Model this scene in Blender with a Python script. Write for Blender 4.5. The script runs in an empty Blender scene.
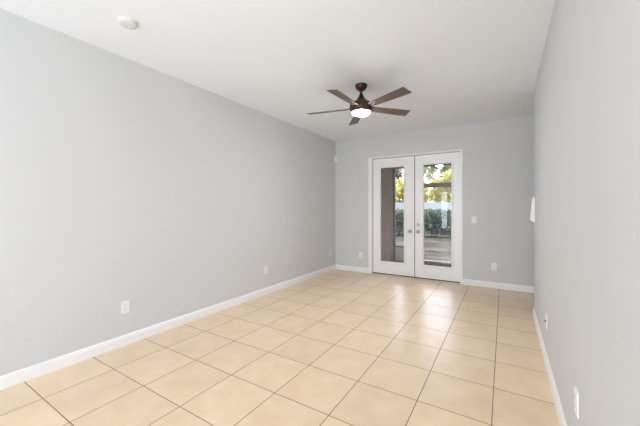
import bpy, bmesh, math, random
from mathutils import Vector, Matrix
S = bpy.context.scene
C = S.collection
R = math.radians

# ------------------------------------------------------------------ camera
cam = bpy.data.cameras.new('camera')
cam.sensor_width = 36.0
cam.sensor_fit = 'HORIZONTAL'
cam.lens = 36.0 * 300.11 / 640.0
cam.shift_y = -4.63 / 640.0
cam.clip_start = 0.02
cam.clip_end = 300
co = bpy.data.objects.new('camera', cam)
C.objects.link(co)
co.location = (0, 0, 1.3576)
co.rotation_euler = (R(90), 0, 0.5498)
S.camera = co

# ------------------------------------------------------------------ world, sun, daylight at the windows behind the camera, exposure
w = bpy.data.worlds.new('sky')
S.world = w
w.use_nodes = True
nt = w.node_tree
nt.nodes.clear()
sky = nt.nodes.new('ShaderNodeTexSky')
sky.sky_type = 'NISHITA'
sky.sun_disc = False
sky.sun_elevation = R(57)
sky.sun_rotation = R(12)
sky.dust_density = 4.0
sky.air_density = 0.6
bg = nt.nodes.new('ShaderNodeBackground')
bg.inputs['Strength'].default_value = 1.0
wo = nt.nodes.new('ShaderNodeOutputWorld')
nt.links.new(sky.outputs[0], bg.inputs[0])
nt.links.new(bg.outputs[0], wo.inputs[0])

def lamp(name, kind, loc, rot, energy, color=(1, 1, 1), **kw):
    l = bpy.data.lights.new(name, kind)
    l.energy = energy
    l.color = color
    for k, v in kw.items():
        setattr(l, k, v)
    o = bpy.data.objects.new(name, l)
    o.location = loc
    o.rotation_euler = rot
    C.objects.link(o)
    return o
lamp('sun', 'SUN', (0, 20, 25), (R(-33), 0, R(-12)), 2.6, (1.0, 0.95, 0.86), angle=R(0.6))
COOL = (0.86, 0.925, 1.0)
lamp('daylight_front_window', 'AREA', (-0.95, -4.32, 1.62), (R(90), 0, 0), 140, COOL, shape='RECTANGLE', size=2.7, size_y=1.3)
lamp('daylight_sidelight', 'AREA', (-2.575, -4.32, 1.27), (R(90), 0, 0), 12, COOL, shape='RECTANGLE', size=0.30, size_y=1.85)
# added fill lights in the open area behind the camera, bounced off its ceiling
lamp('bounce_fill', 'AREA', (-1.3, -2.9, 0.4), (R(180 - 8), 0, 0), 92, COOL, shape='DISK', size=1.0)
lamp('bounce_fill_side', 'AREA', (1.9, -1.2, 0.4), (R(180 - 8), 0, 0), 84, COOL, shape='DISK', size=1.2)

vs = S.view_settings
vs.view_transform = 'Standard'
vs.look = 'None'
vs.gamma = 1.0
vs.use_curve_mapping = False
vs.exposure = 0.06
S.cycles.use_denoising = True
S.cycles.max_bounces = 14
S.cycles.diffuse_bounces = 8
S.cycles.transparent_max_bounces = 24
S.cycles.caustics_reflective = False
S.cycles.caustics_refractive = False

# ------------------------------------------------------------------ materials
def mat(name, col, rough=0.5, metal=0.0, bump=0.0, bscale=60.0, var=0.0, vscale=4.0, spec=0.5):
    m = bpy.data.materials.new(name)
    m.use_nodes = True
    t = m.node_tree
    b = t.nodes['Principled BSDF']
    b.inputs['Base Color'].default_value = (*col, 1)
    b.inputs['Roughness'].default_value = rough
    b.inputs['Metallic'].default_value = metal
    b.inputs['Specular IOR Level'].default_value = spec
    tc = t.nodes.new('ShaderNodeTexCoord')
    if bump:
        n = t.nodes.new('ShaderNodeTexNoise')
        n.inputs['Scale'].default_value = bscale
        n.inputs['Detail'].default_value = 4
        t.links.new(tc.outputs['Object'], n.inputs['Vector'])
        bp = t.nodes.new('ShaderNodeBump')
        bp.inputs['Strength'].default_value = bump
        bp.inputs['Distance'].default_value = 0.004
        t.links.new(n.outputs['Fac'], bp.inputs['Height'])
        t.links.new(bp.outputs[0], b.inputs['Normal'])
    if var:
        n2 = t.nodes.new('ShaderNodeTexNoise')
        n2.inputs['Scale'].default_value = vscale
        n2.inputs['Detail'].default_value = 5
        t.links.new(tc.outputs['Object'], n2.inputs['Vector'])
        mx = t.nodes.new('ShaderNodeMix')
        mx.data_type = 'RGBA'
        mx.inputs['A'].default_value = (*[c * (1 - var) for c in col], 1)
        mx.inputs['B'].default_value = (*[min(1, c * (1 + var)) for c in col], 1)
        t.links.new(n2.outputs['Fac'], mx.inputs['Factor'])
        t.links.new(mx.outputs['Result'], b.inputs['Base Color'])
    return m

M = {}
M['wall'] = mat('wall_paint', (0.655, 0.665, 0.68), 0.75, bump=0.12, bscale=70, spec=0.3)
M['ceiling'] = mat('ceiling_paint', (0.865, 0.91, 0.975), 0.85, bump=0.25, bscale=38, spec=0.2)
M['trim'] = mat('white_trim', (0.90, 0.90, 0.905), 0.35)
M['door'] = mat('white_door_paint', (0.89, 0.89, 0.90), 0.32, bump=0.02)
M['plastic'] = mat('white_plastic', (0.86, 0.86, 0.85), 0.35)
M['offwhite'] = mat('aged_white_plastic', (0.72, 0.73, 0.745), 0.5)
M['dark'] = mat('dark_slot', (0.02, 0.02, 0.02), 0.6)
M['nickel'] = mat('satin_nickel', (0.34, 0.33, 0.32), 0.3, 1.0)
M['bronze'] = mat('oil_bronze', (0.085, 0.050, 0.030), 0.36, 0.75, var=0.35, vscale=18)
M['opal'] = mat('opal_glass', (0.88, 0.88, 0.86), 0.25)
b_ = M['opal'].node_tree.nodes['Principled BSDF']      # glow added to the fan's bowl to brighten the middle of the room
b_.inputs['Emission Color'].default_value = (0.90, 0.945, 1.0, 1)
b_.inputs['Emission Strength'].default_value = 145
M['lens'] = mat('sensor_lens', (0.8, 0.8, 0.8), 0.25)
M['gasket'] = mat('weatherstrip', (0.10, 0.10, 0.10), 0.7)
M['darkbronze'] = mat('dark_bronze_aluminium', (0.05, 0.044, 0.042), 0.6, 0.0, spec=0.2)
M['alu'] = mat('pale_aluminium', (0.16, 0.16, 0.158), 0.7, 0.0, spec=0.15)
M['brownbeam'] = mat('brown_painted_beam', (0.075, 0.045, 0.028), 0.6, var=0.15)
M['brownwall'] = mat('brown_stucco', (0.125, 0.096, 0.070), 0.85, bump=0.3, bscale=45, var=0.1)
M['slab'] = mat('patio_concrete', (0.66, 0.655, 0.65), 0.85, var=0.12, vscale=3)
M['fence'] = mat('white_vinyl', (0.95, 0.90, 0.82), 0.5)
M['bark'] = mat('bark', (0.14, 0.10, 0.07), 0.9, var=0.3)
M['stucco'] = mat('exterior_stucco', (0.55, 0.48, 0.40), 0.9, bump=0.3)

def wood_mat():
    m = mat('weathered_walnut', (0.2, 0.14, 0.1), 0.45)
    t = m.node_tree
    b = t.nodes['Principled BSDF']
    tc = t.nodes.new('ShaderNodeTexCoord')
    mp = t.nodes.new('ShaderNodeMapping')
    mp.inputs['Scale'].default_value = (2.5, 38, 38)
    n = t.nodes.new('ShaderNodeTexNoise')
    n.inputs['Scale'].default_value = 2.2
    n.inputs['Detail'].default_value = 6
    cr = t.nodes.new('ShaderNodeValToRGB')
    cr.color_ramp.elements[0].position = 0.3
    cr.color_ramp.elements[0].color = (0.075, 0.050, 0.036, 1)
    cr.color_ramp.elements[1].position = 0.75
    cr.color_ramp.elements[1].color = (0.145, 0.104, 0.080, 1)
    t.links.new(tc.outputs['Object'], mp.inputs[0])
    t.links.new(mp.outputs[0], n.inputs['Vector'])
    t.links.new(n.outputs['Fac'], cr.inputs[0])
    t.links.new(cr.outputs[0], b.inputs['Base Color'])
    return m
M['wood'] = wood_mat()

def tile_mat():
    m = mat('beige_floor_tile', (0.6, 0.45, 0.3), 0.3)
    t = m.node_tree
    N, K = t.nodes, t.links
    b = N['Principled BSDF']
    tc = N.new('ShaderNodeTexCoord')
    sx = N.new('ShaderNodeSeparateXYZ')
    K.new(tc.outputs['Object'], sx.inputs[0])
    def math_(op, a, v=None, c=None):
        n = N.new('ShaderNodeMath')
        n.operation = op
        for i, q in enumerate((a, v, c)):
            if q is None:
                continue
            if isinstance(q, (int, float)):
                n.inputs[i].default_value = q
            else:
                K.new(q, n.inputs[i])
        return n.outputs[0]
    T = 0.457
    cells, dist = [], []
    for ax, off in (('X', -0.0659), ('Y', 0.7937)):
        u = math_('DIVIDE', math_('SUBTRACT', sx.outputs[ax], off), T)
        cells.append(math_('FLOOR', u))
        f = math_('FRACT', u)
        dist.append(math_('MULTIPLY', math_('MINIMUM', f, math_('SUBTRACT', 1.0, f)), T))
    d = math_('MINIMUM', *dist)
    mr = N.new('ShaderNodeMapRange')
    mr.interpolation_type = 'SMOOTHSTEP'
    mr.inputs['From Min'].default_value = 0.0017
    mr.inputs['From Max'].default_value = 0.0037
    K.new(d, mr.inputs['Value'])
    cb = N.new('ShaderNodeCombineXYZ')
    K.new(cells[0], cb.inputs[0])
    K.new(cells[1], cb.inputs[1])
    wn = N.new('ShaderNodeTexWhiteNoise')
    wn.noise_dimensions = '3D'
    K.new(cb.outputs[0], wn.inputs['Vector'])
    off = N.new('ShaderNodeVectorMath')
    off.operation = 'MULTIPLY_ADD'
    off.inputs[1].default_value = (7, 7, 7)
    K.new(wn.outputs['Color'], off.inputs[0])
    K.new(tc.outputs['Object'], off.inputs[2])
    n1 = N.new('ShaderNodeTexNoise')
    n1.inputs['Scale'].default_value = 5.5
    n1.inputs['Detail'].default_value = 8
    n1.inputs['Roughness'].default_value = 0.55
    n1.inputs['Distortion'].default_value = 0.0
    K.new(off.outputs[0], n1.inputs['Vector'])
    cr = N.new('ShaderNodeValToRGB')
    cr.color_ramp.elements[0].position = 0.25
    cr.color_ramp.elements[0].color = (0.77, 0.580, 0.370, 1)
    cr.color_ramp.elements[1].position = 0.7
    cr.color_ramp.elements[1].color = (0.86, 0.680, 0.465, 1)
    K.new(n1.outputs['Fac'], cr.inputs[0])
    hv = N.new('ShaderNodeHueSaturation')
    K.new(cr.outputs[0], hv.inputs['Color'])
    K.new(math_('MULTIPLY_ADD', wn.outputs['Value'], 0.07, 0.965), hv.inputs['Value'])
    mx = N.new('ShaderNodeMix')
    mx.data_type = 'RGBA'
    mx.inputs['A'].default_value = (0.20, 0.135, 0.085, 1)
    K.new(mr.outputs[0], mx.inputs['Factor'])
    K.new(hv.outputs[0], mx.inputs['B'])
    K.new(mx.outputs['Result'], b.inputs['Base Color'])
    rr2 = math_('MULTIPLY_ADD', mr.outputs[0], -0.5, 0.5)
    K.new(math_('ADD', 0.29, rr2), b.inputs['Roughness'])
    bp = N.new('ShaderNodeBump')
    bp.inputs['Strength'].default_value = 0.4
    bp.inputs['Distance'].default_value = 0.002
    K.new(mr.outputs[0], bp.inputs['Height'])
    K.new(bp.outputs[0], b.inputs['Normal'])
    return m
M['tile'] = tile_mat()

def glass_mat():
    m = bpy.data.materials.new('window_glass')
    m.use_nodes = True
    t = m.node_tree
    t.nodes.clear()
    o = t.nodes.new('ShaderNodeOutputMaterial')
    mx = t.nodes.new('ShaderNodeMixShader')
    tr = t.nodes.new('ShaderNodeBsdfTransparent')
    tr.inputs[0].default_value = (0.985, 0.99, 0.985, 1)
    gl = t.nodes.new('ShaderNodeBsdfGlossy')
    gl.inputs['Roughness'].default_value = 0.01
    fr = t.nodes.new('ShaderNodeFresnel')
    fr.inputs['IOR'].default_value = 1.5
    t.links.new(fr.outputs[0], mx.inputs[0])
    t.links.new(tr.outputs[0], mx.inputs[1])
    t.links.new(gl.outputs[0], mx.inputs[2])
    t.links.new(mx.outputs[0], o.inputs[0])
    return m
M['glass'] = glass_mat()

def leaf_mat(name, c0, c1, trans):
    m = bpy.data.materials.new(name)
    m.use_nodes = True
    t = m.node_tree
    t.nodes.clear()
    o = t.nodes.new('ShaderNodeOutputMaterial')
    g = t.nodes.new('ShaderNodeTexCoord')
    n = t.nodes.new('ShaderNodeTexNoise')
    n.inputs['Scale'].default_value = 2.6
    n.inputs['Detail'].default_value = 5
    t.links.new(g.outputs['Object'], n.inputs['Vector'])
    cr = t.nodes.new('ShaderNodeValToRGB')
    cr.color_ramp.elements[0].position = 0.36
    cr.color_ramp.elements[0].color = (*c0, 1)
    cr.color_ramp.elements[1].position = 0.64
    cr.color_ramp.elements[1].color = (*c1, 1)
    t.links.new(n.outputs['Fac'], cr.inputs[0])
    d = t.nodes.new('ShaderNodeBsdfDiffuse')
    tl = t.nodes.new('ShaderNodeBsdfTranslucent')
    t.links.new(cr.outputs[0], d.inputs[0])
    t.links.new(cr.outputs[0], tl.inputs[0])
    mx = t.nodes.new('ShaderNodeMixShader')
    mx.inputs[0].default_value = trans
    t.links.new(d.outputs[0], mx.inputs[1])
    t.links.new(tl.outputs[0], mx.inputs[2])
    t.links.new(mx.outputs[0], o.inputs[0])
    return m
M['leaf_yellow'] = leaf_mat('yellow_green_leaves', (0.40, 0.40, 0.12), (0.95, 0.86, 0.36), 0.4)
M['leaf_green'] = leaf_mat('mid_green_leaves', (0.22, 0.26, 0.12), (0.66, 0.68, 0.36), 0.4)
M['leaf_dark'] = leaf_mat('dark_grey_green_leaves', (0.05, 0.065, 0.05), (0.12, 0.14, 0.11), 0.2)
M['leaf_hedge'] = leaf_mat('hedge_leaves', (0.07, 0.10, 0.05), (0.19, 0.24, 0.14), 0.2)

def ground_mat():
    m = mat('yard_ground', (0.3, 0.28, 0.26), 0.95, spec=0.0)
    t = m.node_tree
    b = t.nodes['Principled BSDF']
    tc = t.nodes.new('ShaderNodeTexCoord')
    mp = t.nodes.new('ShaderNodeMapping')
    mp.inputs['Scale'].default_value = (0.7, 2.6, 1)
    n = t.nodes.new('ShaderNodeTexNoise')
    n.inputs['Scale'].default_value = 0.9
    n.inputs['Detail'].default_value = 10
    n.inputs['Roughness'].default_value = 0.7
    cr = t.nodes.new('ShaderNodeValToRGB')
    cr.color_ramp.elements[0].position = 0.33
    cr.color_ramp.elements[0].color = (0.018, 0.018, 0.015, 1)
    cr.color_ramp.elements[1].position = 0.68
    cr.color_ramp.elements[1].color = (0.115, 0.112, 0.102, 1)
    t.links.new(tc.outputs['Object'], mp.inputs[0])
    t.links.new(mp.outputs[0], n.inputs['Vector'])
    t.links.new(n.outputs['Fac'], cr.inputs[0])
    t.links.new(cr.outputs[0], b.inputs['Base Color'])
    return m
M['ground'] = ground_mat()

# ------------------------------------------------------------------ mesh helpers
def add_box(bm, x0, x1, y0, y1, z0, z1, bev=0.0, seg=2):
    r = bmesh.ops.create_cube(bm, size=1.0)
    vv = r['verts']
    for v in vv:
        v.co = Vector(((x0 + x1) / 2 + v.co.x * (x1 - x0), (y0 + y1) / 2 + v.co.y * (y1 - y0), (z0 + z1) / 2 + v.co.z * (z1 - z0)))
    if bev:
        ee = list({e for v in vv for e in v.link_edges})
        bmesh.ops.bevel(bm, geom=ee, offset=bev, segments=seg, affect='EDGES', profile=0.5)
    return bm

def box(*a, **k):
    return add_box(bmesh.new(), *a, **k)

def add_lathe(bm, prof, n=40, axis='Z', loc=(0, 0, 0)):
    rings = []
    for r, z in prof:
        if r < 1e-6:
            rings.append([bm.verts.new((0, 0, z))])
        else:
            rings.append([bm.verts.new((r * math.cos(2 * math.pi * i / n), r * math.sin(2 * math.pi * i / n), z)) for i in range(n)])
    for a, b in zip(rings, rings[1:]):
        for i in range(n):
            j = (i + 1) % n
            if len(a) == 1 and len(b) == 1:
                continue
            if len(a) == 1:
                bm.faces.new((a[0], b[j], b[i]))
            elif len(b) == 1:
                bm.faces.new((a[i], a[j], b[0]))
            else:
                bm.faces.new((a[i], a[j], b[j], b[i]))
    for ring, flip in ((rings[0], True), (rings[-1], False)):
        if len(ring) > 1:
            bm.faces.new(ring[::-1] if flip else ring)
    vv = [v for r in rings for v in r]
    if axis == 'Y':      # local +Z turned to -Y (towards the room from the back wall)
        for v in vv:
            v.co = Vector((v.co.x, -v.co.z, v.co.y))
    for v in vv:
        v.co += Vector(loc)
    bmesh.ops.recalc_face_normals(bm, faces=bm.faces)
    return bm

def obj(name, bm, m, parent=None, smooth=False):
    me = bpy.data.meshes.new(name)
    bm.to_mesh(me)
    bm.free()
    me.materials.append(M[m] if isinstance(m, str) else m)
    if smooth:
        for p in me.polygons:
            p.use_smooth = True
        try:
            me.set_sharp_from_angle(angle=R(38))
        except Exception:
            pass
    o = bpy.data.objects.new(name, me)
    C.objects.link(o)
    if parent:
        o.parent = parent
    return o

def tag(o, label=None, cat=None, group=None, kind=None):
    if label: o['label'] = label
    if cat: o['category'] = cat
    if group: o['group'] = group
    if kind: o['kind'] = kind
    return o

def thing(name, label, cat, loc=(0, 0, 0), rot=(0, 0, 0), group=None, kind=None):
    o = bpy.data.objects.new(name, None)
    o.empty_display_size = 0.1
    o.location = loc
    o.rotation_euler = rot
    C.objects.link(o)
    return tag(o, label, cat, group, kind)

def struct(name, bm, m, label=None, cat=None, smooth=False):
    return tag(obj(name, bm, m, smooth=smooth), label, cat, kind='structure')

# ------------------------------------------------------------------ room shell
H = 2.858                      # ceiling height
XL = -3.22                     # left wall
def XRW(y):                    # face of the right wall, a touch out of square
    return 0.300 + 0.0060 * y
YB = 5.92                      # back wall
YE = 4.68                      # where the right wall ends
YF, XE = -4.2, 3.8             # wall behind the camera, far side of the open area
YN = 0.6                       # where the right wall starts
D0, D1, DT = -2.43, -0.632, 2.418   # french door opening
XA = 2.0                       # recess beside the back wall

struct('floor', box(XL - .15, XE + .15, YF - .15, YB + .2, -0.12, 0), 'tile', 'beige square ceramic tile floor with thin brown grout', 'floor')
struct('ceiling', box(XL - .15, XE + .15, YF - .15, YB + .2, H, H + .15), 'ceiling', 'white lightly textured flat ceiling', 'ceiling')
struct('wall_left', box(XL - .15, XL, YF - .15, YB + .2, 0, H), 'wall', 'plain pale grey painted left wall', 'wall')
bm = bmesh.new()
add_box(bm, XL, D0, YB, YB + .2, 0, H)
add_box(bm, D1, XA + .15, YB, YB + .2, 0, H)
add_box(bm, D0, D1, YB, YB + .2, DT, H)
struct('wall_back', bm, 'wall', 'grey back wall around the french doors', 'wall')
# right wall: the block between the room and the space beyond, rounded drywall corner at its far end
def right_wall():
    bm = bmesh.new()
    r = 0.02
    XR = XRW(YE)
    pts = [(XRW(YN), YN), (XRW(YE - r), YE - r)]
    for k in range(1, 7):
        a = math.pi - k * math.pi / 2 / 6
        pts.append((XR + r + r * math.cos(a), YE - r + r * math.sin(a)))
    pts += [(XA + .15, YE), (XA + .15, YN)]
    lo = [bm.verts.new((x, y, 0)) for x, y in pts]
    hi = [bm.verts.new((x, y, H)) for x, y in pts]
    bm.faces.new(lo)
    bm.faces.new(hi[::-1])
    for i in range(len(pts)):
        j = (i + 1) % len(pts)
        bm.faces.new((lo[i], hi[i], hi[j], lo[j]))
    bmesh.ops.recalc_face_normals(bm, faces=bm.faces)
    return bm
struct('wall_right', right_wall(), 'wall', 'plain pale grey right wall ending in a rounded corner', 'wall')
struct('wall_recess', box(XA, XA + .15, YE, YB, 0, H), 'wall', 'grey end wall of the recess beyond the right wall', 'wall')
struct('wall_north', box(XA + .15, XE, YN, YN + .15, 0, H), 'wall', 'grey wall of the open area', 'wall')
# wall behind the camera with a tall sidelight and a wide window
def holed_wall(along, a0, a1, q0, q1, holes):
    """slab from a0..a1 along X or Y, q0..q1 thick, with rectangular holes (u0,u1,z0,z1)"""
    bm = bmesh.new()
    us = sorted({a0, a1, *[h[0] for h in holes], *[h[1] for h in holes]})
    for u0, u1 in zip(us, us[1:]):
        hs = sorted([(h[2], h[3]) for h in holes if h[0] <= u0 and h[1] >= u1])
        z = 0
        for b, t in hs + [(H, H)]:
            if b - z > 1e-4:
                if along == 'X':
                    add_box(bm, u0, u1, q0, q1, z, b)
                else:
                    add_box(bm, q0, q1, u0, u1, z, b)
            z = t
    return bm
SIDE = (-2.74, -2.41, 0.33, 2.22)
WIDE = (-2.30, 0.45, 0.95, 2.27)
EAST = (-3.55, -0.05, 0.45, 2.45)
struct('wall_front', holed_wall('X', XL, XE, YF - .15, YF, [SIDE, WIDE]), 'wall', 'grey wall behind the camera', 'wall')
struct('wall_east', holed_wall('Y', YF, YN + .15, XE, XE + .15, [EAST]), 'wall', 'grey side wall of the open area', 'wall')

def window(name, along, u0, u1, z0, z1, q, bars, label):
    bm = bmesh.new()
    f = 0.035
    def b_(ua, ub, za, zb, d=0.03):
        if along == 'X':
            add_box(bm, ua, ub, q - d, q + d, za, zb)
        else:
            add_box(bm, q - d, q + d, ua, ub, za, zb)
    b_(u0, u0 + f, z0, z1); b_(u1 - f, u1, z0, z1)
    b_(u0 + f, u1 - f, z0, z0 + f); b_(u0 + f, u1 - f, z1 - f, z1)
    for i in range(1, bars):
        c = u0 + (u1 - u0) * i / bars
        b_(c - .02, c + .02, z0 + f, z1 - f, 0.025)
    o = struct(name, bm, 'trim', label, 'window')
    if along == 'X':
        obj('window_pane', box(u0 + f, u1 - f, q - .003, q + .003, z0 + f, z1 - f), 'glass', o)
    else:
        obj('window_pane', box(q - .003, q + .003, u0 + f, u1 - f, z0 + f, z1 - f), 'glass', o)
window('window_1', 'X', *SIDE, YF - .05, 1, 'tall narrow white sidelight window behind the camera')
window('window_2', 'X', *WIDE, YF - .05, 3, 'wide white window behind the camera')
window('window_3', 'Y', *EAST, XE + .05, 3, 'large white window of the open area')

# ------------------------------------------------------------------ baseboards (profiled, swept along the foot of each wall)
BASE = [(0, 0), (0.016, 0), (0.016, 0.070), (0.013, 0.076), (0.013, 0.084), (0.008, 0.095), (0.004, 0.100), (0, 0.100)]
def baseboard(name, pts, label):
    """pts: floor polyline; the room lies to the left of the walking direction"""
    bm = bmesh.new()
    P = [Vector(p) for p in pts]
    rows = []
    for i, p in enumerate(P):
        d0 = (P[i] - P[i - 1]).normalized() if i else None
        d1 = (P[i + 1] - P[i]).normalized() if i < len(P) - 1 else None
        n0 = Vector((-d0.y, d0.x)) if d0 else None
        n1 = Vector((-d1.y, d1.x)) if d1 else None
        if n0 and n1:
            nn = (n0 + n1).normalized()
            nn = nn / max(0.3, nn.dot(n0))
        else:
            nn = n0 or n1
        rows.append([bm.verts.new((p.x + nn.x * o, p.y + nn.y * o, z)) for o, z in BASE])
    k = len(BASE)
    for a, b in zip(rows, rows[1:]):
        for i in range(k):
            j = (i + 1) % k
            bm.faces.new((a[i], b[i], b[j], a[j]))
    bm.faces.new(rows[0])
    bm.faces.new(rows[-1][::-1])
    bmesh.ops.recalc_face_normals(bm, faces=bm.faces)
    return struct(name, bm, 'trim', label, 'baseboard')
baseboard('baseboard_left', [(XL, YB), (XL, YF)], 'white baseboard along the left wall')
baseboard('baseboard_back', [(D0 - .002, YB), (XL + .016, YB)], 'short white baseboard left of the french doors')
baseboard('baseboard_back_right', [(XA, YB), (D1 + .002, YB)], 'white baseboard right of the french doors')
XR = XRW(YE)
rc = [(XRW(YN), YN), (XRW(YE - .02), YE - .02)] + [(XR + .02 + .02 * math.cos(math.pi - k * math.pi / 12), YE - .02 + .02 * math.sin(math.pi - k * math.pi / 12)) for k in range(1, 7)] + [(XA, YE)]
baseboard('baseboard_right', rc, 'white baseboard along the right wall')

# ------------------------------------------------------------------ french doors
bm = bmesh.new()
J, JL = 0.036, 0.074
add_box(bm, D0, D0 + JL, YB - .008, YB + .2, 0, DT, 0.002)
add_box(bm, D1 - J, D1, YB - .008, YB + .2, 0, DT, 0.002)
add_box(bm, D0 + JL, D1 - J, YB - .008, YB + .2, DT - 0.024, DT, 0.002)
fr = struct('trim_1', bm, 'trim', 'slim white jamb and head around the french doors', 'door frame')
obj('threshold', box(D0 + JL, D1 - J, YB + .055, YB + .2, 0.0, 0.012), 'darkbronze', fr)
# weatherstrip seen as a dark line beside and above the leaves
bm = bmesh.new()
add_box(bm, D0 + JL, D0 + JL + .010, YB + .075, YB + .11, 0.012, DT - .024)
add_box(bm, D1 - J - .010, D1 - J, YB + .075, YB + .11, 0.012, DT - .024)
add_box(bm, D0 + JL + .010, D1 - J - .010, YB + .075, YB + .11, DT - .034, DT - .024)
obj('weatherstrip', bm, 'gasket', fr)

YD = YB + 0.06                 # room face of the leaves
DB, DZ = 0.016, 2.386
def leaf(name, x0, x1, g0, g1, label, knob_x, bolt):
    gz0, gz1 = 0.262, 2.198
    bm = bmesh.new()
    th = 0.044
    add_box(bm, x0, g0, YD, YD + th, DB, DZ, 0.002)
    add_box(bm, g1, x1, YD, YD + th, DB, DZ, 0.002)
    add_box(bm, g0, g1, YD, YD + th, DB, gz0)
    add_box(bm, g0, g1, YD, YD + th, gz1, DZ)
    d = struct(name, bm, 'door', label, 'door')
    # raised glazing frame
    bm = bmesh.new()
    fw, p = 0.036, 0.016
    o0, o1, q0, q1 = g0 - fw + .006, g1 + fw - .006, gz0 - fw + .006, gz1 + fw - .006
    i0, i1, r0, r1 = g0 + .006, g1 - .006, gz0 + .006, gz1 - .006
    loops = []
    for (a, b, c, e, y) in ((o0, o1, q0, q1, YD), (o0 + .003, o1 - .003, q0 + .003, q1 - .003, YD - p * .7), (o0 + .010, o1 - .010, q0 + .010, q1 - .010, YD - p),
                            (i0 - .012, i1 + .012, r0 - .012, r1 + .012, YD - p), (i0, i1, r0, r1, YD - .002), (i0, i1, r0, r1, YD + .018)):
        loops.append([bm.verts.new(v) for v in ((a, y, c), (b, y, c), (b, y, e), (a, y, e))])
    for A, B in zip(loops, loops[1:]):
        for i in range(4):
            j = (i + 1) % 4
            bm.faces.new((A[i], A[j], B[j], B[i]))
    bmesh.ops.recalc_face_normals(bm, faces=bm.faces)
    obj('glazing_frame', bm, 'door', d)
    obj('glass_pane', box(g0 + .001, g1 - .001, YD + .018, YD + .024, gz0 + .001, gz1 - .001), 'glass', d)
    # knob on its rose
    bm = bmesh.new()
    add_lathe(bm, [(0, 0), (.032, 0), (.032, .004), (.027, .010), (.013, .013), (.011, .024), (.012, .034), (.022, .040), (.0275, .050), (.0275, .058), (.022, .067), (.010, .071), (0, .0715)], 28, 'Y', (knob_x, YD, 0.905))
    obj('door_knob', bm, 'nickel', d, True)
    if bolt:
        bm = bmesh.new()
        add_lathe(bm, [(0, 0), (.031, 0), (.031, .006), (.026, .014), (.012, .016), (0, .016)], 28, 'Y', (knob_x, YD, 1.043))
        db = obj('deadbolt', bm, 'nickel', d, True)
        obj('thumb_turn', box(knob_x - .005, knob_x + .005, YD - .032, YD - .015, 1.026, 1.060, 0.002), 'nickel', db)
    # hinges on the jamb side
    return d
MX = -1.484
leaf('door_1', D0 + JL + .008, MX - .003, -2.192, -1.698, 'left white french door leaf, knob only, brown column behind its glass', MX - .092, False)
d2 = leaf('door_2', MX + .003, D1 - J - .008, -1.322, -0.822, 'right white french door leaf with knob and deadbolt', MX + .066, True)
obj('astragal', box(MX - .010, MX + .0022, YD - .006, YD - .0005, DB, DZ), 'gasket', d2)

# ------------------------------------------------------------------ wall plates
def wall_matrix(wall, u, z):
    """local frame: +X right along the wall as seen from the room, +Y up, +Z out of the wall"""
    if wall == 'left':
        return Matrix.LocRotScale(Vector((XL, u, z)), Matrix(((0, 0, 1), (1, 0, 0), (0, 1, 0))).to_quaternion(), None)
    if wall == 'right':
        return Matrix.LocRotScale(Vector((XRW(u), u, z)), Matrix(((0, 0, -1), (-1, 0, 0), (0, 1, 0))).to_quaternion(), None)
    return Matrix.LocRotScale(Vector((u, YB, z)), Matrix(((1, 0, 0), (0, 0, -1), (0, 1, 0))).to_quaternion(), None)

def plate_bm(w_=.078, h_=.124, t=.007):
    bm = bmesh.new()
    add_box(bm, -w_ / 2, w_ / 2, -h_ / 2, h_ / 2, 0, t)
    ee = [e for e in bm.edges if all(v.co.z > t * .5 for v in e.verts)]
    bmesh.ops.bevel(bm, geom=ee, offset=.004, segments=2, affect='EDGES')
    return bm

def outlet(wall, u, z, label):
    t = thing('outlet', label, 'outlet', group='wall outlets')
    t.matrix_world = wall_matrix(wall, u, z)
    obj('cover_plate', plate_bm(), 'plastic', t)
    for s in (-1, 1):
        bm = bmesh.new()
        add_box(bm, -.017, .017, s * .0225 - .0145, s * .0225 + .0145, .0068, .0095, .0012, 1)
        r_ = obj('receptacle', bm, 'plastic', t)
        bm = bmesh.new()
        add_box(bm, -.0085, -.0060, s * .0225 - .002, s * .0225 + .007, .0094, .0099)
        add_box(bm, .0060, .0085, s * .0225 - .001, s * .0225 + .006, .0094, .0099)
        add_lathe(bm, [(0, .0094), (.0025, .0094), (.0025, .0099), (0, .0099)], 12, loc=(0, s * .0225 - .008, 0))
        obj('slot', bm, 'dark', r_)
    obj('screw', add_lathe(bmesh.new(), [(0, .0068), (.003, .0068), (.0025, .0082), (0, .0084)], 12), 'plastic', t, True)
    return t
outlet('left', 1.535, .373, 'white duplex outlet low on the left wall, nearest the camera')
outlet('left', 3.607, .380, 'white duplex outlet low on the left wall, midway along it')
outlet('left', 5.67, .388, 'white duplex outlet on the left wall close to the far corner')
outlet('back', -2.607, .362, 'white duplex outlet between the far left corner and the french doors')
outlet('back', -0.144, .366, 'white duplex outlet on the back wall, below and right of the switch')
outlet('right', 1.945, .393, 'white duplex outlet low on the right wall, nearest the camera')

t = thing('jack_plate', 'white wall plate with one dark cable jack on right wall near its far end', 'wall plate')
t.matrix_world = wall_matrix('right', 3.253, .378)
obj('cover_plate', plate_bm(), 'plastic', t)
obj('jack', add_lathe(bmesh.new(), [(0, .0068), (.0075, .0068), (.0075, .010), (.005, .010), (.005, .018), (0, .018)], 16), 'dark', t, True)
for s in (-1, 1):
    obj('screw', add_lathe(bmesh.new(), [(0, .0068), (.003, .0068), (.0025, .0082), (0, .0084)], 12, loc=(0, s * .042, 0)), 'plastic', t, True)

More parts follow.
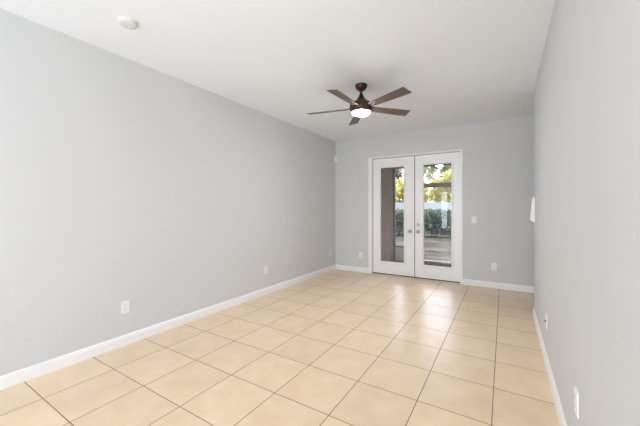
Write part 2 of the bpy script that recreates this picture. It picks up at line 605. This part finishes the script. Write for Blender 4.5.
t = thing('light_switch', 'white rocker light switch on the back wall right of the french doors', 'light switch')
t.matrix_world = wall_matrix('back', -0.448, 1.158)
obj('cover_plate', plate_bm(), 'plastic', t)
bm = bmesh.new()
add_box(bm, -.0165, .0165, -.033, .033, .0068, .0085)
for v in bm.verts:
    if v.co.z > .008 and v.co.y > 0:
        v.co.z += .004
obj('rocker', bm, 'plastic', t)

# wedge shaped intercom on the right wall, by the corner
t = thing('wall_intercom', 'white wedge-shaped intercom at eye height on the end of the right wall', 'intercom')
t.matrix_world = wall_matrix('right', 4.60, 1.338)
def wedge():
    bm = bmesh.new()
    prof = [(.158, 0), (.158, .018), (.142, .024), (-.112, .050), (-.126, .047), (-.158, .006), (-.158, 0)]   # (up, out)
    A = [bm.verts.new((-.055, y, z)) for y, z in prof]
    B = [bm.verts.new((.055, y, z)) for y, z in prof]
    bm.faces.new(A)
    bm.faces.new(B[::-1])
    for i in range(len(prof)):
        j = (i + 1) % len(prof)
        bm.faces.new((A[i], B[i], B[j], A[j]))
    bmesh.ops.recalc_face_normals(bm, faces=bm.faces)
    ee = [e for e in bm.edges if all(v.co.z > .004 for v in e.verts)]
    bmesh.ops.bevel(bm, geom=ee, offset=.003, segments=2, affect='EDGES')
    return bm
obj('body', wedge(), 'plastic', t)

# motion sensor in the far left corner
t = thing('motion_sensor', 'small white motion sensor high in the far left corner', 'motion sensor', (XL + .003, YB - .003, 2.455), (0, 0, R(-45)))
bm = bmesh.new()
prof = [(-.031, .031), (.031, .031), (.031, .048), (.020, .062), (-.020, .062), (-.031, .048)]
lo = [bm.verts.new((x * .85, d * .92, -.055)) for x, d in prof]
hi = [bm.verts.new((x, d, .055)) for x, d in prof]
# local +Y of the sensor points into the corner; turn it to the room
for v in lo + hi:
    v.co.y = -v.co.y
bm.faces.new(lo)
bm.faces.new(hi[::-1])
for i in range(6):
    j = (i + 1) % 6
    bm.faces.new((lo[i], hi[i], hi[j], lo[j]))
bmesh.ops.recalc_face_normals(bm, faces=bm.faces)
bmesh.ops.bevel(bm, geom=bm.edges[:], offset=.004, segments=2, affect='EDGES')
add_box(bm, -.012, .012, -.034, -.002, -.02, .03)
t.rotation_euler = (0, 0, R(45))
t.scale = (1.55, 1.55, 1.3)
obj('housing', bm, 'plastic', t)
bm = bmesh.new()
add_lathe(bm, [(0, .0610), (.013, .0610), (.011, .0650), (0, .0665)], 20, 'Y', (0, 0, -.006))
obj('lens', bm, 'lens', t, True)

# smoke detector on the ceiling
t = thing('smoke_detector', 'round white smoke detector on the ceiling near the left wall', 'smoke detector', (-2.583, 1.25, H))
obj('base', add_lathe(bmesh.new(), [(0, 0), (.074, 0), (.074, -.009), (0, -.009)], 40), 'offwhite', t, True)
obj('cover', add_lathe(bmesh.new(), [(0, -.009), (.071, -.009), (.070, -.016), (.063, -.024), (.048, -.029), (.020, -.030), (.018, -.027), (0, -.027)], 40), 'offwhite', t, True)

# ------------------------------------------------------------------ ceiling fan
FX, FY = -1.48, 3.372
t = thing('ceiling_fan', 'five-blade bronze ceiling fan with walnut blades and white light bowl', 'ceiling fan', (FX, FY, H))
def zz(*pr):
    return [(r, z - H) for r, z in pr]
obj('canopy', add_lathe(bmesh.new(), zz((0, H), (.070, H), (.072, H - .012), (.068, H - .032), (.056, H - .054), (.037, H - .070), (.022, H - .076), (0, H - .076)), 40), 'bronze', t, True)
obj('downrod', add_lathe(bmesh.new(), zz((0, H - .072), (.0125, H - .072), (.0125, 2.70), (0, 2.70)), 20), 'bronze', t, True)
obj('coupling_cover', add_lathe(bmesh.new(), zz((0, 2.752), (.017, 2.752), (.021, 2.740), (.034, 2.712), (.056, 2.680), (.082, 2.655), (.088, 2.646), (0, 2.646)), 40), 'bronze', t, True)
obj('motor_housing', add_lathe(bmesh.new(), zz((0, 2.650), (.090, 2.650), (.112, 2.640), (.133, 2.626), (.139, 2.608), (.139, 2.592), (.132, 2.588), (.132, 2.580), (.138, 2.576), (.135, 2.556), (.125, 2.538), (.114, 2.524), (0, 2.524)), 48), 'bronze', t, True)
obj('light_bowl', add_lathe(bmesh.new(), zz((0, 2.528), (.109, 2.528), (.109, 2.520), (.104, 2.510), (.090, 2.500), (.068, 2.492), (.040, 2.488), (0, 2.486)), 48), 'opal', t, True)
def blade_bm():
    bm = bmesh.new()
    # outline: local x radial, local y tangential; the -y edge runs out further
    out = [(.118, -.044), (.20, -.050), (.45, -.060), (.662, -.067), (.668, -.062), (.677, .062), (.672, .067), (.45, .060), (.20, .049), (.118, .042)]
    th = .007
    lo = [bm.verts.new((x, y, -th / 2)) for x, y in out]
    hi = [bm.verts.new((x, y, th / 2)) for x, y in out]
    bm.faces.new(lo)
    bm.faces.new(hi[::-1])
    n = len(out)
    for i in range(n):
        j = (i + 1) % n
        bm.faces.new((lo[i], hi[i], hi[j], lo[j]))
    bmesh.ops.recalc_face_normals(bm, faces=bm.faces)
    return bm
def iron_bm():
    bm = bmesh.new()
    add_box(bm, .095, .150, -.026, .026, .004, .012, .003)
    return bm
blade0 = obj('blade', blade_bm(), 'wood', t)
iron0 = obj('blade_bracket', iron_bm(), 'bronze', blade0)
def pose(b, k):
    a = R(-20.9 + 72 * k)
    b.matrix_local = Matrix.Translation((0, 0, 2.577 - H)) @ Matrix.Rotation(R(-1.1), 4, 'Y') @ Matrix.Rotation(a, 4, 'Z') @ Matrix.Rotation(R(-12.6), 4, 'X')
pose(blade0, 0)
for k in range(1, 5):
    b = blade0.copy()
    C.objects.link(b)
    b.parent = t
    pose(b, k)
    i_ = iron0.copy()
    C.objects.link(i_)
    i_.parent = b

# ------------------------------------------------------------------ outdoors: lanai, yard, fence, hedge, trees
struct('patio_slab', box(-6.5, 4.0, YB + .2, 7.86, -0.18, -0.04), 'slab', 'grey concrete patio slab outside the french doors', 'patio')
struct('yard_ground', box(-40, 40, 7.86, 70, -0.35, -0.12), 'ground', 'grey brown bare yard ground beyond the patio', 'ground')
struct('patio_roof', box(-6.5, 4.0, YB + .2, 7.9, 2.66, 2.82), 'stucco', 'patio roof over the slab', 'roof')
hb = struct('header_beam', box(-6.5, 4.0, 7.62, 7.80, 2.395, 2.66), 'brownbeam', 'brown header beam at the edge of the patio roof', 'beam')
COLX = -2.505
tag(obj('patio_column', box(COLX - .42, COLX, 7.58, 7.84, -0.04, 2.395, .006), 'brownwall'), 'brown square patio column seen through left door glass', 'column')
t = thing('screen_enclosure', 'dark bronze patio screen frame with bottom rail and cross beam', 'screen frame', (COLX, 7.7, -0.04))
def sc(name, x0, x1, y0, y1, z0, z1, m):
    return obj(name, box(x0 - COLX, x1 - COLX, y0 - 7.7, y1 - 7.7, z0 + .04, z1 + .04), m, t)
sc('wall_channel', COLX, COLX + .036, 7.66, 7.72, -.04, 2.395, 'alu')
sc('post', COLX + .036, COLX + .085, 7.67, 7.73, -.04, 2.395, 'darkbronze')
sc('post', -1.80, -1.74, 7.67, 7.73, -.04, 2.395, 'darkbronze')
sc('post', 0.95, 1.01, 7.67, 7.73, -.04, 2.395, 'darkbronze')
sc('cross_beam', -1.74, 0.95, 7.66, 7.74, 1.87, 1.975, 'brownbeam')
sc('bottom_rail', -1.74, 0.95, 7.66, 7.74, -.04, 0.055, 'darkbronze')
sc('rail_cap', -1.74, 0.95, 7.655, 7.745, 0.055, 0.075, 'alu')
sc('kick_rail', COLX + .085, -1.80, 7.68, 7.72, .355, .39, 'darkbronze')
sc('kick_plate', COLX + .085, -1.80, 7.695, 7.705, .0, .355, 'alu')
sc('sill_rail', COLX + .085, -1.80, 7.68, 7.72, -.04, .0, 'darkbronze')

FYD = 22.0
t = thing('white_fence', 'white vinyl panel fence across the back of the yard', 'fence', (-6, FYD, -.12))
for k in range(-7, 9):
    obj('post', box(k * 2.4 - .065, k * 2.4 + .065, -.065, .065, 0, 1.98), 'fence', t)
    if k < 8:
        bm = bmesh.new()
        for q in range(12):
            x0 = k * 2.4 + .065 + q * (2.27 / 12)
            add_box(bm, x0, x0 + 2.27 / 12 - .006, -.012, .012, .08, 1.86)
        add_box(bm, k * 2.4 + .065, k * 2.4 + 2.335, -.025, .025, 1.80, 1.90)
        add_box(bm, k * 2.4 + .065, k * 2.4 + 2.335, -.025, .025, .05, .15)
        obj('panel', bm, 'fence', t)

random.seed(7)
def leaves(n, sampler, s0, s1):
    vs_, fs = [], []
    for _ in range(n):
        p = sampler()
        s = random.uniform(s0, s1)
        a = Vector((random.gauss(0, 1), random.gauss(0, 1), random.gauss(0, 1))).normalized()
        b = a.orthogonal().normalized()
        b.rotate(Matrix.Rotation(random.uniform(0, 6.28), 3, a))
        c = a.cross(b)
        i = len(vs_)
        vs_ += [p - b * s, p - c * s * .45, p + b * s, p + c * s * .45]
        fs.append((i, i + 1, i + 2, i + 3))
    bm = bmesh.new()
    V = [bm.verts.new(v) for v in vs_]
    for f in fs:
        bm.faces.new([V[i] for i in f])
    return bm
def clumps(k, rx, ry, z0, z1, rc):
    cs = []
    for _ in range(k):
        while True:
            u = Vector((random.uniform(-1, 1), random.uniform(-1, 1), random.uniform(-1, 1)))
            if u.length < 1:
                break
        cs.append((Vector((u.x * rx, u.y * ry, (z0 + z1) / 2 + u.z * (z1 - z0) / 2)), random.uniform(.6, 1.2) * rc))
    def f():
        c, r = random.choice(cs)
        u = Vector((random.gauss(0, 1), random.gauss(0, 1), random.gauss(0, 1))).normalized() * r * random.random() ** .4
        return c + u
    return cs, f
def tube(bm, a, b, r0, r1, n=8):
    d = (b - a).normalized()
    u = d.orthogonal().normalized()
    v = d.cross(u)
    A = [bm.verts.new(a + (u * math.cos(2 * math.pi * i / n) + v * math.sin(2 * math.pi * i / n)) * r0) for i in range(n)]
    B = [bm.verts.new(b + (u * math.cos(2 * math.pi * i / n) + v * math.sin(2 * math.pi * i / n)) * r1) for i in range(n)]
    for i in range(n):
        j = (i + 1) % n
        bm.faces.new((A[i], A[j], B[j], B[i]))
    bm.faces.new(A[::-1])
    bm.faces.new(B)
def tree(name, x, y, rx, ry, z0, z1, k, rc, n, leafmat, label, group=None, ls=(.11, .19)):
    t = thing(name, label, 'tree', (x, y, -.12), group=group)
    cs, f = clumps(k, rx, ry, z0, z1, rc)
    obj('foliage', leaves(n, f, *ls), leafmat, t)
    bm = bmesh.new()
    fork = Vector((0, 0, z0 * .8 + .1))
    tube(bm, Vector((0, 0, 0)), fork, .14, .10)
    for c, r in cs[:9]:
        mid = fork.lerp(c, .5) + Vector((0, 0, .15))
        tube(bm, fork, mid, .06, .04)
        tube(bm, mid, c, .04, .015)
    obj('trunk', bm, 'bark', t)
    return t
YG = 'yellow green trees behind the fence'
tree('yellow_tree', -9.7, 25.0, 1.85, 0.95, 1.2, 4.9, 80, .5, 7500, 'leaf_yellow', 'yellow-green tree above the white fence in the left door glass')
tree('yellow_tree', -7.6, 28.2, 1.85, 0.95, 1.2, 4.2, 110, .5, 9000, 'leaf_yellow', 'yellow-green tree above white fence at left of the right door glass')
tree('yellow_tree', -3.0, 25.0, 1.85, 0.95, 1.2, 4.4, 120, .5, 9500, 'leaf_yellow', 'yellow-green tree above white fence at right of the right door glass')
tree('tall_tree', -4.6, 32.6, 2.9, 1.6, 1.6, 8.6, 100, .7, 9500, 'leaf_green', 'taller loose green tree rising behind the yellow-green trees')
tree('tall_tree', -11.8, 32.6, 2.8, 1.6, 2.4, 8.2, 60, .7, 6000, 'leaf_green', 'taller loose green tree behind the trees on the left')
tree('dark_tree', -6.75, 20.4, .5, .6, 3.2, 4.5, 12, .34, 1500, 'leaf_dark', 'dark grey-green tree top in the upper left door glass', ls=(.06, .11))

HG = 'hedge shrubs in front of the white fence'
for k in range(8):
    x = -13 + k * 2.0
    t = thing('hedge_shrub', 'dark green clipped hedge shrub in the row before the white fence', 'shrub', (x, 16.6, -.12), group=HG)
    def f():
        return Vector((random.uniform(-1, 1) * .90, random.uniform(-1, 1) * .5, .1 + 1.27 * random.random() ** .8 + random.gauss(0, .05)))
    obj('foliage', leaves(2600, f, .05, .10), 'leaf_hedge', t)
    bm = bmesh.new()
    top = Vector((0, 0, .35))
    tube(bm, Vector((0, 0, 0)), top, .05, .04, 6)
    for q in range(5):
        tube(bm, top - Vector((0, 0, .03)), Vector((random.uniform(-.6, .6), random.uniform(-.25, .25), 1.05)), .025, .01, 6)
    obj('stem', bm, 'bark', t)
